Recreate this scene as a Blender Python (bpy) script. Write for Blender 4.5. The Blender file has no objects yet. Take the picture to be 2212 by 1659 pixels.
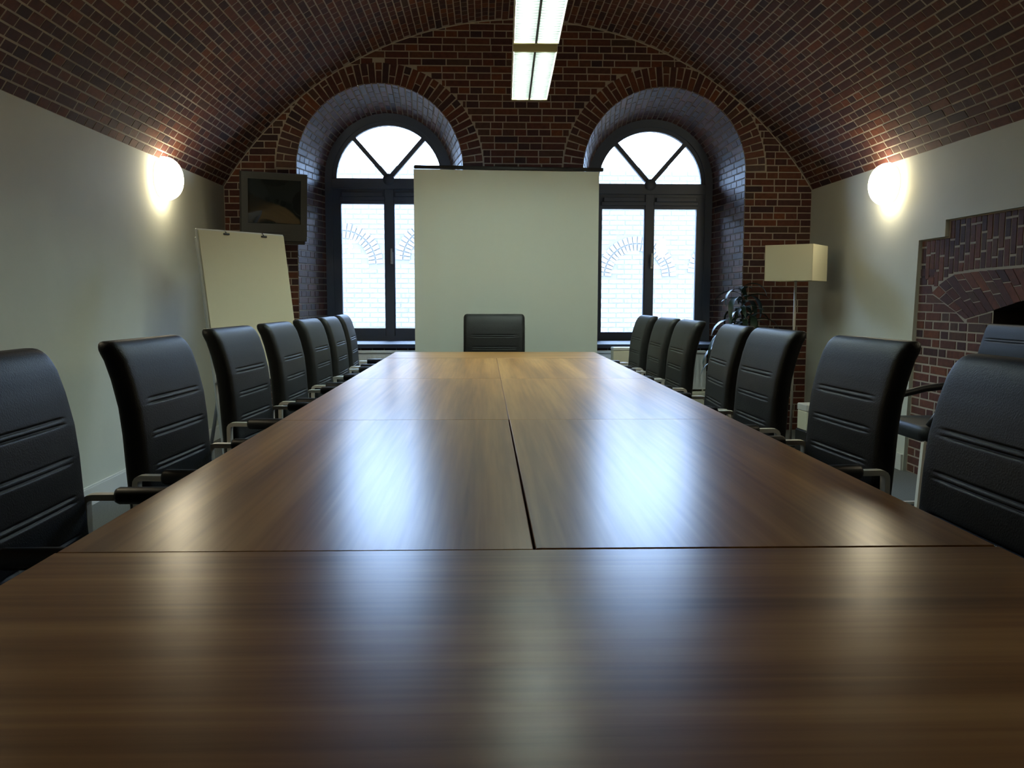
import bpy, math, random
from mathutils import Matrix, Vector, Euler
random.seed(7)
PI = math.pi
S = bpy.context.scene
C = S.collection

# ------------------------------------------------------------------ camera
CAM_POS = Vector((0, 0, 1.11)); F_PX = 1879.7; PITCH = .0972; YAW = .0314; ROLL = .002
fw = Vector((math.sin(YAW)*math.cos(PITCH), math.cos(YAW)*math.cos(PITCH), -math.sin(PITCH)))
rt0 = Vector((math.cos(YAW), -math.sin(YAW), 0)); up0 = rt0.cross(fw)
rt = rt0*math.cos(ROLL) + up0*math.sin(ROLL); up = up0*math.cos(ROLL) - rt0*math.sin(ROLL)
cd = bpy.data.cameras.new('camera'); cam = bpy.data.objects.new('camera', cd); C.objects.link(cam)
cd.sensor_fit = 'HORIZONTAL'; cd.sensor_width = 36; cd.lens = 36*F_PX/2212; cd.clip_start = .02
cam.matrix_world = Matrix((( rt.x, up.x, -fw.x, CAM_POS.x), (rt.y, up.y, -fw.y, CAM_POS.y), (rt.z, up.z, -fw.z, CAM_POS.z), (0, 0, 0, 1)))
S.camera = cam

# ------------------------------------------------------------------ world, exposure
W = bpy.data.worlds.new('overcast_sky'); S.world = W; W.use_nodes = True
bg = W.node_tree.nodes['Background']; bg.inputs[0].default_value = (.47, .66, 1, 1); bg.inputs[1].default_value = 29.0
S.view_settings.view_transform = 'Standard'; S.view_settings.look = 'None'
S.view_settings.exposure = .52; S.view_settings.gamma = 1; S.view_settings.use_curve_mapping = False
S.cycles.use_denoising = True; S.cycles.max_bounces = 8; S.cycles.diffuse_bounces = 4; S.cycles.sample_clamp_indirect = 4
S.cycles.caustics_reflective = False; S.cycles.caustics_refractive = False
SCONCE_E, TUBE_E = 18.0, 72.0
for px in (-.855, 1.49):                                # light portals: the two window openings the sky shines through
    l = bpy.data.lights.new('window_portal', 'AREA'); l.shape = 'RECTANGLE'; l.size = 1.05; l.size_y = 1.95
    l.cycles.is_portal = True
    o = bpy.data.objects.new('window_portal', l); C.objects.link(o)
    o.location = (px, 8.06, 1.73); o.rotation_euler = (-PI/2, 0, 0)

# ------------------------------------------------------------------ materials
def mat(name, col, rough=.6, metal=0, spec=.5, emit=None, es=0, bump=None, noise=None):
    m = bpy.data.materials.new(name); m.use_nodes = True; nt = m.node_tree; b = nt.nodes['Principled BSDF']
    b.inputs['Base Color'].default_value = (*col, 1); b.inputs['Roughness'].default_value = rough
    b.inputs['Metallic'].default_value = metal; b.inputs['Specular IOR Level'].default_value = spec
    if emit: b.inputs['Emission Color'].default_value = (*emit, 1); b.inputs['Emission Strength'].default_value = es
    tc = nt.nodes.new('ShaderNodeTexCoord')
    if noise:                                            # (scale, amount): gentle colour mottling
        n = nt.nodes.new('ShaderNodeTexNoise'); n.inputs['Scale'].default_value = noise[0]; n.inputs['Detail'].default_value = 4
        nt.links.new(tc.outputs['Object'], n.inputs['Vector'])
        r = nt.nodes.new('ShaderNodeValToRGB'); k = noise[1]
        r.color_ramp.elements[0].position = .3; r.color_ramp.elements[1].position = .7
        r.color_ramp.elements[0].color = (*[c*(1-k) for c in col], 1); r.color_ramp.elements[1].color = (*[min(1, c*(1+k)) for c in col], 1)
        nt.links.new(n.outputs['Fac'], r.inputs[0]); nt.links.new(r.outputs[0], b.inputs['Base Color'])
    if bump:                                             # (scale, strength)
        n = nt.nodes.new('ShaderNodeTexNoise'); n.inputs['Scale'].default_value = bump[0]; n.inputs['Detail'].default_value = 3
        nt.links.new(tc.outputs['Object'], n.inputs['Vector'])
        bp = nt.nodes.new('ShaderNodeBump'); bp.inputs['Strength'].default_value = bump[1]; bp.inputs['Distance'].default_value = .002
        nt.links.new(n.outputs['Fac'], bp.inputs['Height']); nt.links.new(bp.outputs[0], b.inputs['Normal'])
    return m

def brick_mat(name, island, tones, rough=.8):
    """fired brick: each brick its own tone (per object, or per island where the bricks are joined) plus a fine mottling"""
    m = bpy.data.materials.new(name); m.use_nodes = True; nt = m.node_tree; b = nt.nodes['Principled BSDF']
    b.inputs['Roughness'].default_value = rough; b.inputs['Specular IOR Level'].default_value = .3
    if island: g = nt.nodes.new('ShaderNodeNewGeometry'); rnd = g.outputs['Random Per Island']
    else: g = nt.nodes.new('ShaderNodeObjectInfo'); rnd = g.outputs['Random']
    r = nt.nodes.new('ShaderNodeValToRGB'); cr = r.color_ramp; cr.interpolation = 'LINEAR'
    while len(cr.elements) > 1: cr.elements.remove(cr.elements[-1])
    for i, c in enumerate(tones):
        e = cr.elements[0] if i == 0 else cr.elements.new(i/(len(tones)-1))
        e.position = i/(len(tones)-1); e.color = (*c, 1)
    nt.links.new(rnd, r.inputs[0])
    geo = nt.nodes.new('ShaderNodeNewGeometry')
    n = nt.nodes.new('ShaderNodeTexNoise'); n.inputs['Scale'].default_value = 34; n.inputs['Detail'].default_value = 5
    nt.links.new(geo.outputs['Position'], n.inputs['Vector'])
    mx = nt.nodes.new('ShaderNodeMix'); mx.data_type = 'RGBA'; mx.blend_type = 'MULTIPLY'; mx.inputs[0].default_value = .55
    r2 = nt.nodes.new('ShaderNodeValToRGB'); r2.color_ramp.elements[0].position = .3; r2.color_ramp.elements[1].position = .7
    r2.color_ramp.elements[0].color = (.55, .5, .5, 1); r2.color_ramp.elements[1].color = (1.25, 1.15, 1.05, 1)
    nt.links.new(n.outputs['Fac'], r2.inputs[0]); nt.links.new(r.outputs[0], mx.inputs[6]); nt.links.new(r2.outputs[0], mx.inputs[7])
    nt.links.new(mx.outputs[2], b.inputs['Base Color'])
    bp = nt.nodes.new('ShaderNodeBump'); bp.inputs['Strength'].default_value = .5; bp.inputs['Distance'].default_value = .003
    nt.links.new(n.outputs['Fac'], bp.inputs['Height']); nt.links.new(bp.outputs[0], b.inputs['Normal'])
    return m

def wood_mat(name):
    m = bpy.data.materials.new(name); m.use_nodes = True; nt = m.node_tree; b = nt.nodes['Principled BSDF']
    tc = nt.nodes.new('ShaderNodeTexCoord'); inf = nt.nodes.new('ShaderNodeObjectInfo')
    off = nt.nodes.new('ShaderNodeVectorMath'); off.operation = 'MULTIPLY_ADD'
    comb = nt.nodes.new('ShaderNodeCombineXYZ'); nt.links.new(inf.outputs['Random'], comb.inputs[1]); nt.links.new(inf.outputs['Random'], comb.inputs[0])
    off.inputs[1].default_value = (9, 9, 9); nt.links.new(comb.outputs[0], off.inputs[0]); nt.links.new(tc.outputs['Object'], off.inputs[2])
    def tex(scale, detail, rough):
        mp = nt.nodes.new('ShaderNodeMapping'); mp.inputs['Scale'].default_value = scale
        nt.links.new(off.outputs[0], mp.inputs[0])
        n = nt.nodes.new('ShaderNodeTexNoise'); n.inputs['Scale'].default_value = 1; n.inputs['Detail'].default_value = detail; n.inputs['Roughness'].default_value = rough
        nt.links.new(mp.outputs[0], n.inputs['Vector']); return n
    broad = tex((.5, 11, 1), 4, .55); fine = tex((2.0, 75, 1), 3, .5)
    add = nt.nodes.new('ShaderNodeMath'); add.operation = 'MULTIPLY_ADD'; add.inputs[1].default_value = .22
    nt.links.new(fine.outputs['Fac'], add.inputs[0])
    sc = nt.nodes.new('ShaderNodeMath'); sc.operation = 'MULTIPLY'; sc.inputs[1].default_value = .82
    nt.links.new(broad.outputs['Fac'], sc.inputs[0]); nt.links.new(sc.outputs[0], add.inputs[2])
    r = nt.nodes.new('ShaderNodeValToRGB'); cr = r.color_ramp
    cr.elements[0].position = .36; cr.elements[0].color = (.265, .125, .042, 1)
    cr.elements[1].position = .68; cr.elements[1].color = (.66, .385, .145, 1)
    e = cr.elements.new(.52); e.color = (.47, .245, .086, 1)
    nt.links.new(add.outputs[0], r.inputs[0]); nt.links.new(r.outputs[0], b.inputs['Base Color'])
    b.inputs['Roughness'].default_value = .275; b.inputs['Specular IOR Level'].default_value = .28
    return m

def glass_mat():
    m = bpy.data.materials.new('window_glass'); m.use_nodes = True; nt = m.node_tree
    for n in list(nt.nodes):
        if n.type != 'OUTPUT_MATERIAL': nt.nodes.remove(n)
    out = [n for n in nt.nodes if n.type == 'OUTPUT_MATERIAL'][0]
    t = nt.nodes.new('ShaderNodeBsdfTransparent'); t.inputs[0].default_value = (.95, .98, 1, 1)
    g = nt.nodes.new('ShaderNodeBsdfGlossy'); g.inputs['Roughness'].default_value = .02
    fr = nt.nodes.new('ShaderNodeFresnel'); fr.inputs[0].default_value = 1.45
    mx = nt.nodes.new('ShaderNodeMixShader')
    nt.links.new(fr.outputs[0], mx.inputs[0]); nt.links.new(t.outputs[0], mx.inputs[1]); nt.links.new(g.outputs[0], mx.inputs[2])
    nt.links.new(mx.outputs[0], out.inputs[0]); return m

TONES = [(.085, .026, .018), (.045, .018, .018), (.115, .038, .020), (.065, .024, .020), (.030, .016, .019), (.095, .030, .020), (.055, .030, .022), (.135, .042, .018), (.070, .022, .016), (.040, .020, .022)]
M = dict(
    brick=brick_mat('brick_red', False, TONES), brick_join=brick_mat('brick_red_joined', True, TONES),
    brick_smooth=brick_mat('brick_smooth', False, TONES, .48), brick_smooth_join=brick_mat('brick_smooth_joined', True, TONES, .48),
    mortar=mat('mortar', (.31, .265, .21), .9, bump=(60, .6)),
    plaster=mat('plaster', (.60, .61, .52), .85, bump=(90, .25), noise=(3, .03)),
    carpet=mat('grey_carpet', (.115, .120, .112), .95, bump=(400, 1), noise=(160, .3)),
    paint=mat('white_paint', (.68, .68, .64), .45),
    frame=mat('dark_window_frame', (.095, .113, .15), .42),
    wood=wood_mat('walnut_laminate'), edge=mat('walnut_edge', (.115, .058, .027), .4, noise=(20, .2)),
    steel=mat('dark_steel', (.06, .06, .06), .4, metal=.8),
    leather=mat('black_leather', (.010, .011, .011), .50, spec=.22, bump=(260, .35)),
    chrome=mat('satin_chrome', (.90, .87, .78), .36, metal=.25),
    black=mat('black_plastic', (.012, .012, .013), .45),
    screen=mat('projection_fabric', (.71, .79, .72), .9),
    paper=mat('flipchart_paper', (.66, .61, .44), .85), board=mat('board_edge', (.62, .62, .58), .5),
    alu=mat('aluminium', (.55, .56, .55), .35, metal=.7),
    tv=mat('tv_case', (.022, .024, .023), .42), tvglass=mat('tv_glass', (.008, .010, .010), .06),
    sconce=mat('opal_glass_lit', (.9, .88, .8), .3, emit=(1, .88, .62), es=SCONCE_E),
    tube=mat('fluorescent_tube', (.9, .9, .9), .3, emit=(.84, 1, .90), es=TUBE_E),
    white=mat('white_metal', (.72, .74, .70), .4), reflector=mat('reflector', (.86, .88, .86), .3),
    blade=mat('louvre_grey', (.035, .038, .036), .5),
    brass=mat('yellowed_end_cap', (.50, .47, .26), .4),
    shade=mat('lamp_shade_fabric', (.60, .57, .40), .9), cream=mat('cream_plastic', (.74, .72, .56), .6),
    pole=mat('grey_lamp_pole', (.30, .27, .23), .5),
    sill=mat('dark_blue_sill', (.022, .028, .05), .5),
    rad=mat('radiator_enamel', (.68, .71, .72), .4), leaf=mat('dark_leaf', (.012, .030, .014), .42), bark=mat('stem_bark', (.06, .045, .03), .8),
    pot=mat('dark_pot', (.03, .03, .035), .5), soil=mat('soil', (.03, .02, .015), .95, bump=(80, 1)),
    niche_brown=mat('dark_brown_brick', (.028, .016, .012), .85, bump=(40, .6)),  # one even dark brown for the recess under the brick arch
    facade=brick_mat('pale_facade_brick', True, [(.10, .088, .070), (.122, .104, .083), (.082, .075, .064), (.132, .113, .09), (.106, .092, .076)], .8),
    facade_joint=mat('facade_joint', (.070, .063, .054), .9), paving=mat('courtyard_paving', (.25, .25, .24), .9), glass=glass_mat(),
)

# ------------------------------------------------------------------ mesh helpers
class MB:
    """collects geometry and links it as ONE mesh object"""
    def __init__(s): s.v = []; s.f = []; s.sm = []
    def add(s, vs, fs, smooth=False, M4=None):
        o = len(s.v); s.v += [tuple(M4 @ Vector(p)) if M4 else tuple(p) for p in vs]
        s.f += [tuple(i+o for i in f) for f in fs]; s.sm += [smooth]*len(fs); return s
    def box(s, a, b, M4=None, bev=0):
        x0, y0, z0 = a; x1, y1, z1 = b
        if bev <= 0:
            vs = [(x0, y0, z0), (x1, y0, z0), (x1, y1, z0), (x0, y1, z0), (x0, y0, z1), (x1, y0, z1), (x1, y1, z1), (x0, y1, z1)]
            return s.add(vs, [(0, 3, 2, 1), (4, 5, 6, 7), (0, 1, 5, 4), (1, 2, 6, 5), (2, 3, 7, 6), (3, 0, 4, 7)], False, M4)
        e = bev; vs = []; cs = {}
        for ix, (x, sx) in enumerate(((x0, 1), (x1, -1))):
            for iy, (y, sy) in enumerate(((y0, 1), (y1, -1))):
                for iz, (z, sz) in enumerate(((z0, 1), (z1, -1))):
                    k = len(vs); cs[ix, iy, iz] = k
                    vs += [(x, y+sy*e, z+sz*e), (x+sx*e, y, z+sz*e), (x+sx*e, y+sy*e, z)]
        fs = []
        g = lambda i, j, k, a: cs[i, j, k]+a
        for i in (0, 1):
            fs.append([g(i, 0, 0, 0), g(i, 1, 0, 0), g(i, 1, 1, 0), g(i, 0, 1, 0)][::(-1 if i == 0 else 1)])
            fs.append([g(0, i, 0, 1), g(1, i, 0, 1), g(1, i, 1, 1), g(0, i, 1, 1)][::(1 if i == 0 else -1)])
            fs.append([g(0, 0, i, 2), g(1, 0, i, 2), g(1, 1, i, 2), g(0, 1, i, 2)][::(-1 if i == 0 else 1)])
            for j in (0, 1):
                p = (1 if i == j else -1)
                fs.append([g(i, j, 0, 0), g(i, j, 1, 0), g(i, j, 1, 1), g(i, j, 0, 1)][::p])
                fs.append([g(i, 0, j, 0), g(i, 0, j, 2), g(i, 1, j, 2), g(i, 1, j, 0)][::p])
                fs.append([g(0, i, j, 1), g(1, i, j, 1), g(1, i, j, 2), g(0, i, j, 2)][::p])
                for k in (0, 1):
                    fs.append([g(i, j, k, 0), g(i, j, k, 1), g(i, j, k, 2)][::(-1 if (i+j+k) % 2 else 1)])
        return s.add(vs, fs, False, M4)
    def loft(s, rings, cap=True, closed=True, smooth=True, M4=None):
        n = len(rings[0]); vs = [p for r in rings for p in r]; fs = []
        for i in range(len(rings)-1):
            for j in range(n if closed else n-1):
                k = (j+1) % n; fs.append((i*n+j, i*n+k, (i+1)*n+k, (i+1)*n+j))
        if cap and closed: fs += [tuple(range(n))[::-1], tuple((len(rings)-1)*n+j for j in range(n))]
        return s.add(vs, fs, smooth, M4)
    def tube(s, pts, r, n=10, M4=None):
        pts = [Vector(p) for p in pts]; rings = []
        for i, p in enumerate(pts):
            t = (pts[min(i+1, len(pts)-1)]-pts[max(i-1, 0)]).normalized()
            a = t.cross(Vector((0, 0, 1))) if abs(t.z) < .95 else t.cross(Vector((1, 0, 0)))
            a.normalize(); b = t.cross(a); rr = r[i] if isinstance(r, (list, tuple)) else r
            rings.append([p+(a*math.cos(2*PI*j/n)+b*math.sin(2*PI*j/n))*rr for j in range(n)])
        return s.loft(rings, M4=M4)
    def lathe(s, prof, n=24, M4=None, cap=True):
        return s.loft([[(r*math.cos(2*PI*j/n), r*math.sin(2*PI*j/n), z) for j in range(n)] for r, z in prof], cap=cap, M4=M4)
    def ribbon(s, pts, w, h, y, n=4):
        """flat bar of width w (in y) and thickness h swept along a rounded path in the xz plane"""
        P = []
        for i, p in enumerate(pts):
            if i in (0, len(pts)-1): P.append(Vector((p[0], p[1]))); continue
            a = Vector(pts[i-1])-Vector(p); b = Vector(pts[i+1])-Vector(p); r = .018
            A = Vector(p)+a.normalized()*r; B = Vector(p)+b.normalized()*r
            for k in range(n+1):
                t = k/n; P.append(A*(1-t)**2+Vector(p)*2*t*(1-t)+B*t*t)
        rings = []
        for i, p in enumerate(P):
            t = (P[min(i+1, len(P)-1)]-P[max(i-1, 0)]).normalized(); q = Vector((-t.y, t.x))*h/2
            rings.append([(p.x+q.x, y-w/2, p.y+q.y), (p.x+q.x, y+w/2, p.y+q.y), (p.x-q.x, y+w/2, p.y-q.y), (p.x-q.x, y-w/2, p.y-q.y)])
        return s.loft(rings, smooth=False)
    def build(s, name, m, parent=None, kind=None, loc=None, rot=None):
        me = bpy.data.meshes.new(name); me.from_pydata(s.v, [], s.f); me.polygons.foreach_set('use_smooth', s.sm)
        me.materials.append(m); me.update()
        o = bpy.data.objects.new(name, me); C.objects.link(o); o.parent = parent
        if loc: o.location = loc
        if rot: o.rotation_euler = rot
        if kind: o['kind'] = kind
        return o

def thing(name, label, cat, loc=(0, 0, 0), rz=0, group=None):
    o = bpy.data.objects.new(name, None); C.objects.link(o); o.empty_display_size = .1
    o.location = loc; o.rotation_euler = (0, 0, rz); tag(o, label, cat, group); return o
def tag(o, label, cat, group=None):
    o['label'] = label; o['category'] = cat
    if group: o['group'] = group
    return o
def root_structure(name, loc=(0, 0, 0)):
    o = bpy.data.objects.new(name, None); C.objects.link(o); o['kind'] = 'structure'; o.location = loc; return o
def dup(root, loc, rz, label):
    r = root.copy(); C.objects.link(r); r.location = loc; r.rotation_euler = (0, 0, rz); r['label'] = label
    for ch in root.children:
        c = ch.copy(); C.objects.link(c); c.parent = r
        for g in ch.children:
            d = g.copy(); C.objects.link(d); d.parent = c
    return r

# ------------------------------------------------------------------ bricks
def unit_brick():
    """front face at z=0, chamfered; x length, y height, both -.5...5, depth to z=-1"""
    e, f = .02, .055
    vs = [(-.5+e, -.5+f, 0), (.5-e, -.5+f, 0), (.5-e, .5-f, 0), (-.5+e, .5-f, 0),
          (-.5, -.5, -.12), (.5, -.5, -.12), (.5, .5, -.12), (-.5, .5, -.12), (-.5, -.5, -1), (.5, -.5, -1), (.5, .5, -1), (-.5, .5, -1)]
    fs = [(0, 1, 2, 3)]+[(i+4, (i+1) % 4+4, (i+1) % 4, i) for i in range(4)]+[(i+8, (i+1) % 4+8, (i+1) % 4+4, i+4) for i in range(4)]
    return vs, fs
UV, UF = unit_brick()
ub2 = bpy.data.meshes.new('brick'); ub2.from_pydata(UV, [], UF); ub2.materials.append(M['brick_smooth']); ub2.update()
ub = bpy.data.meshes.new('brick'); ub.from_pydata(UV, [], UF); ub.materials.append(M['brick']); ub.update()
DEPTH = .03
def bm4(c, ax, n, L, H, jit=True):
    """matrix of a brick: centre c on the wall surface, length axis ax, outward normal n"""
    ax = Vector(ax).normalized(); n = Vector(n).normalized(); hy = n.cross(ax)
    c = Vector(c)+(n*random.uniform(-.0006, .0016) if jit else Vector())
    a = random.uniform(-.006, .006) if jit else 0
    ax2 = ax*math.cos(a)+hy*math.sin(a); hy2 = hy*math.cos(a)-ax*math.sin(a)
    return Matrix(((ax2.x*L, hy2.x*H, n.x*DEPTH, c.x), (ax2.y*L, hy2.y*H, n.y*DEPTH, c.y), (ax2.z*L, hy2.z*H, n.z*DEPTH, c.z), (0, 0, 0, 1)))
def shown(m):
    """size of a brick as the camera sees it"""
    c = m.translation; d = c-CAM_POS; z = d.dot(fw)
    if z < .3: return 0
    if abs(d.dot(rt)/z*F_PX) > 1106 or abs(d.dot(up)/z*F_PX) > 830: return 0
    n = m.col[2].xyz.normalized(); a = m.col[0].xyz.length*m.col[1].xyz.length
    return max(0, -n.dot(d.normalized()))*a/d.length_squared
def lay(mats, parent, limit=300, hide=lambda m: False, mesh=None, joined='brick_join'):
    idx = sorted(range(len(mats)), key=lambda i: -(0 if hide(mats[i]) else shown(mats[i])))
    for i in idx[:limit]:
        o = bpy.data.objects.new('brick', mesh or ub); C.objects.link(o); o.parent = parent; o.matrix_basis = mats[i]
    if len(idx) > limit:
        v, f = [], []
        uv = [Vector(p) for p in UV]
        for i in idx[limit:]:
            k = len(v); m = mats[i]; v += [tuple(m @ p) for p in uv]; f += [tuple(j+k for j in q) for q in UF]
        me = bpy.data.meshes.new('brickwork'); me.from_pydata(v, [], f); me.materials.append(M[joined]); me.update()
        o = bpy.data.objects.new('brickwork', me); C.objects.link(o); o.parent = parent; o['kind'] = 'stuff'
PITCHZ = .0555; JB = .0072; JH = .007; STR = .197; HEAD = .0985

# ------------------------------------------------------------------ room shell
XL, XR, YB, YF = -2.13, 2.73, 7.3, -1.6
XC = .30; HALF = 2.43; ZS = 2.02; ZT = 3.365
RV = (HALF**2+(ZT-ZS)**2)/(2*(ZT-ZS)); ZC = ZT-RV; AMAX = math.asin(HALF/RV)

fl = MB().box((XL-.05, YF-.1, -.1), (XR+.5, YB+.05, 0)).build('floor', M['carpet'], kind='structure')

# brick barrel vault
n = 48; sh = MB()
sh.loft([[(XC+(RV+.0016)*math.sin(a), y, ZC+(RV+.0016)*math.cos(a)) for a in [-AMAX-.004+(2*AMAX+.008)*k/n for k in range(n+1)]] for y in (YF-.05, YB+.04)], closed=False)
ceil = sh.build('ceiling', M['mortar'], kind='structure')
NC = 108; da = 2*AMAX/NC; ms = []
for k in range(NC):
    a = -AMAX+(k+.5)*da; nrm = (-math.sin(a), 0, -math.cos(a)); p = (XC+RV*math.sin(a), ZC+RV*math.cos(a)); H = RV*da-.0062
    head = a < -.06 or k % 2 == 0
    y = YB-.004+(random.uniform(-.02, 0) if k % 2 else -HEAD/2+random.uniform(0, .02))
    while y > YF:
        head1 = head if random.random() > .10 else not head
        L = (HEAD if head1 else STR)+random.uniform(-.004, .004)
        if L > 0.02: ms.append(bm4((p[0], y-L/2, p[1]), (0, 1, 0), nrm, L-JH, H))
        y -= L
lay(ms, ceil)

# the two arched windows: (centre x, half width and springing at the room side / at the frame)
WIN = [dict(cx=-.858, r=.68, zs=2.172, wx=-.855, wr=.565, wz=2.18, sill=.735, dz=0), dict(cx=1.49, r=.676, zs=2.168, wx=1.492, wr=.565, wz=2.146, sill=.735, dz=-.034)]
RING = .168; YW = 7.95
def inside(w, x, z, grow=0):
    r = w['r']+grow
    if z < w['zs']: return abs(x-w['cx']) < (w['r'] if z > w['sill'] else -1)
    return (x-w['cx'])**2+(z-w['zs'])**2 < r*r

# back wall: mortar plane with two arched holes
wb = MB(); ZTOP = 3.6; xs = [XL-.05]
edges = []
for w in WIN: edges.append((w['cx']-w['r'], w['cx']+w['r']))
def vquad(x0, x1, z00, z01, z10, z11, y): wb.add([(x0, y, z00), (x1, y, z10), (x1, y, z11), (x0, y, z01)], [(0, 1, 2, 3)])
ym = YB+.002
for a, b in ((XL-.05, edges[0][0]), (edges[0][1], edges[1][0]), (edges[1][1], XR+.05)): vquad(a, b, 0, ZTOP, 0, ZTOP, ym)
for w in WIN:
    N = 40; rr = w['r']+.006
    vquad(w['cx']-w['r'], w['cx']+w['r'], 0, w['sill'], 0, w['sill'], ym)
    for k in range(N):
        a0, a1 = PI-PI*k/N, PI-PI*(k+1)/N
        vquad(w['cx']+w['r']*math.cos(a0), w['cx']+w['r']*math.cos(a1), w['zs']+rr*math.sin(a0), ZTOP, w['zs']+rr*math.sin(a1), ZTOP, ym)
wall_back = wb.build('wall_back', M['mortar'], kind='structure')
ms = []; zc = 0; k = 0
while zc < 3.42:
    z = zc+PITCHZ/2; ivs = [(XL, XR)]
    for w in WIN:
        g = RING+.006
        if w['sill']+.0 < z < w['zs']: cut = (w['cx']-w['r'], w['cx']+w['r'])
        elif z >= w['zs'] and (z-w['zs']) < w['r']+g:
            h = math.sqrt((w['r']+g)**2-(z-w['zs'])**2); cut = (w['cx']-h, w['cx']+h)
        else: continue
        new = []
        for a, b in ivs:
            if cut[1] <= a or cut[0] >= b: new.append((a, b)); continue
            if cut[0] > a: new.append((a, cut[0]))
            if cut[1] < b: new.append((cut[1], b))
        ivs = new
    for a, b in ivs:
        if z > ZS:                                            # above the springing only what the vault leaves in view
            h = math.sqrt(max(0, RV**2-(z-PITCHZ/2-ZC)**2)); a, b = max(a, XC-h-.01), min(b, XC+h+.01)
        if b-a < .02: continue
        base = STR if k % 2 else HEAD
        x = a; first = True; nb = max(1, round((b-a)/base)); L = base
        cuts = [a]
        xx = (math.floor(a/base)+ (.25 if k % 2 else .5))*base+ (0.03 if k % 4 > 1 else 0)
        while xx < b-.03:
            if xx > a+.03: cuts.append(xx+random.uniform(-.004, .004))
            xx += base if random.random() > .08 else (HEAD if k % 2 else STR)
        cuts.append(b)
        for c0, c1 in zip(cuts, cuts[1:]):
            if c1-c0 > .02: ms.append(bm4(((c0+c1)/2, YB, z), (1, 0, 0), (0, -1, 0), c1-c0-JH, PITCHZ-JB))
    zc += PITCHZ; k += 1
def hid(m):                                               # behind the screen, the table or the radiators
    c = m.translation; return (-.58 < c.x < .93 and c.z < 2.18) or c.z < .65
lay(ms, wall_back, 300, hid)
fil = MB().tube([(XC+(RV-.001)*math.sin(a), YB-.001, ZC+(RV-.001)*math.cos(a)) for a in [-AMAX+2*AMAX*k/60 for k in range(61)]], .0045, 6)
fil.build('mortar_fillet', M['mortar'], wall_back)

# brick rings and splayed reveals around the windows
for wi, w in enumerate(WIN):
    tr = MB()
    path = [(-1, 'j', w['sill']+(w['zs']-w['sill'])*k/6) for k in range(6)]
    def P(v, t, off=0):
        """point on the reveal: v = 0 room side to 1 frame, t = arc length along the room-side edge"""
        r = w['r']+(w['wr']-w['r'])*v; cx = w['cx']+(w['wx']-w['cx'])*v; zs = w['zs']+(w['wz']-w['zs'])*v; y = YB+(YW+.0-YB)*v
        hj = w['zs']-w['sill']; la = PI*w['r']
        if t < hj: return Vector((cx-r-off, y, w['sill']+(zs-w['sill'])*t/hj))
        if t > hj+la: return Vector((cx+r+off, y, zs-(zs-w['sill'])*(t-hj-la)/hj))
        a = PI-PI*(t-hj)/la; return Vector((cx+(r+off)*math.cos(a), y, zs+(r+off)*math.sin(a)))
    T = 2*(w['zs']-w['sill'])+PI*w['r']; NS = 90
    tr.loft([[P(v, T*k/NS, .0022) for k in range(NS+1)] for v in (0, 1.12)], closed=False)
    # mortar band behind the ring
    N = 48; ri, ro = w['r']+.004, w['r']+RING+.006; rg = []
    for rr in (ri, ro): rg.append([(w['cx']+rr*math.cos(PI*k/N), YB+.001, w['zs']+rr*math.sin(PI*k/N)) for k in range(N+1)])
    tr.loft(rg, closed=False, smooth=False)
    trim = tr.build('trim_%d' % (wi+1), M['mortar'], kind='structure')
    ms = []
    nb = 43
    for k in range(nb):
        a = PI*(k+.5)/nb; d = Vector((math.cos(a), 0, math.sin(a))); c = Vector((w['cx'], YB-.001, w['zs']))
        segs = [[(0, RING)], [(0, RING*.62), (RING*.62, RING)], [(0, RING)], [(0, RING*.38), (RING*.38, RING)]][k % 4]
        for s0, s1 in segs:
            rm = w['r']+(s0+s1)/2
            ms.append(bm4(c+d*rm, d, (0, -1, 0), s1-s0-JB, rm*PI/nb-JB))
    t = PITCHZ/2; k = 0; YD = YW-YB
    while t < T:
        hd = k % 2; cuts = [0]
        x = (HEAD*.62 if hd else STR)+random.uniform(-.006, .006)
        while x < YD-.03: cuts.append(x/YD); x += (HEAD if hd else STR)+random.uniform(-.005, .005)
        cuts.append(1)
        for c0, c1 in zip(cuts, cuts[1:]):
            v = (c0+c1)/2; p = P(v, t); ax = P(c1, t)-P(c0, t); tg = P(v, min(T, t+.01))-P(v, max(0, t-.01))
            nr = tg.cross(ax).normalized()
            cen = Vector((w['cx'], p.y, min(p.z, w['zs'])))
            if nr.dot(cen-p) < 0: nr = -nr
            hj = w['zs']-w['sill']; arc = hj < t < T-hj
            H = PITCHZ*((w['r']+(w['wr']-w['r'])*v)/w['r'] if arc else 1)-JB
            ms.append(bm4(p, ax, nr, ax.length-JH, H))
        t += PITCHZ; k += 1
    lay(ms, trim, 300, mesh=ub2, joined='brick_smooth_join')

# plaster walls
wl = MB().box((XL-.1, YF-.1, 0), (XL, YB+.007, ZS+.05)); wl.build('wall_left', M['plaster'], kind='structure')
BX = XR+.02                                               # exposed brick lies a plaster's thickness behind the wall face
Y0 = 3.75                                                 # centre line of the brick arch
def mir(pts): return [(2*Y0-y, z) for y, z in pts][::-1]
wr = MB()
def slab(pts, x0=XR, x1=XR+.035):
    n = len(pts); vs = [(x0, y, z) for y, z in pts]+[(x1, y, z) for y, z in pts]
    wr.add(vs, [tuple(range(n)), tuple(range(2*n-1, n-1, -1))]+[(i, i+n, (i+1) % n+n, (i+1) % n) for i in range(n)])
A = [(5.524, 0), (5.524, .0), (5.452, 1.483), (5.452, ZS+.05), (YB+.007, ZS+.05), (YB+.007, 0)][1:]
B = [(5.141, 1.485), (5.141, ZS+.05), (5.452, ZS+.05), (5.452, 1.483)]
slab(A); slab(B)
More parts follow.
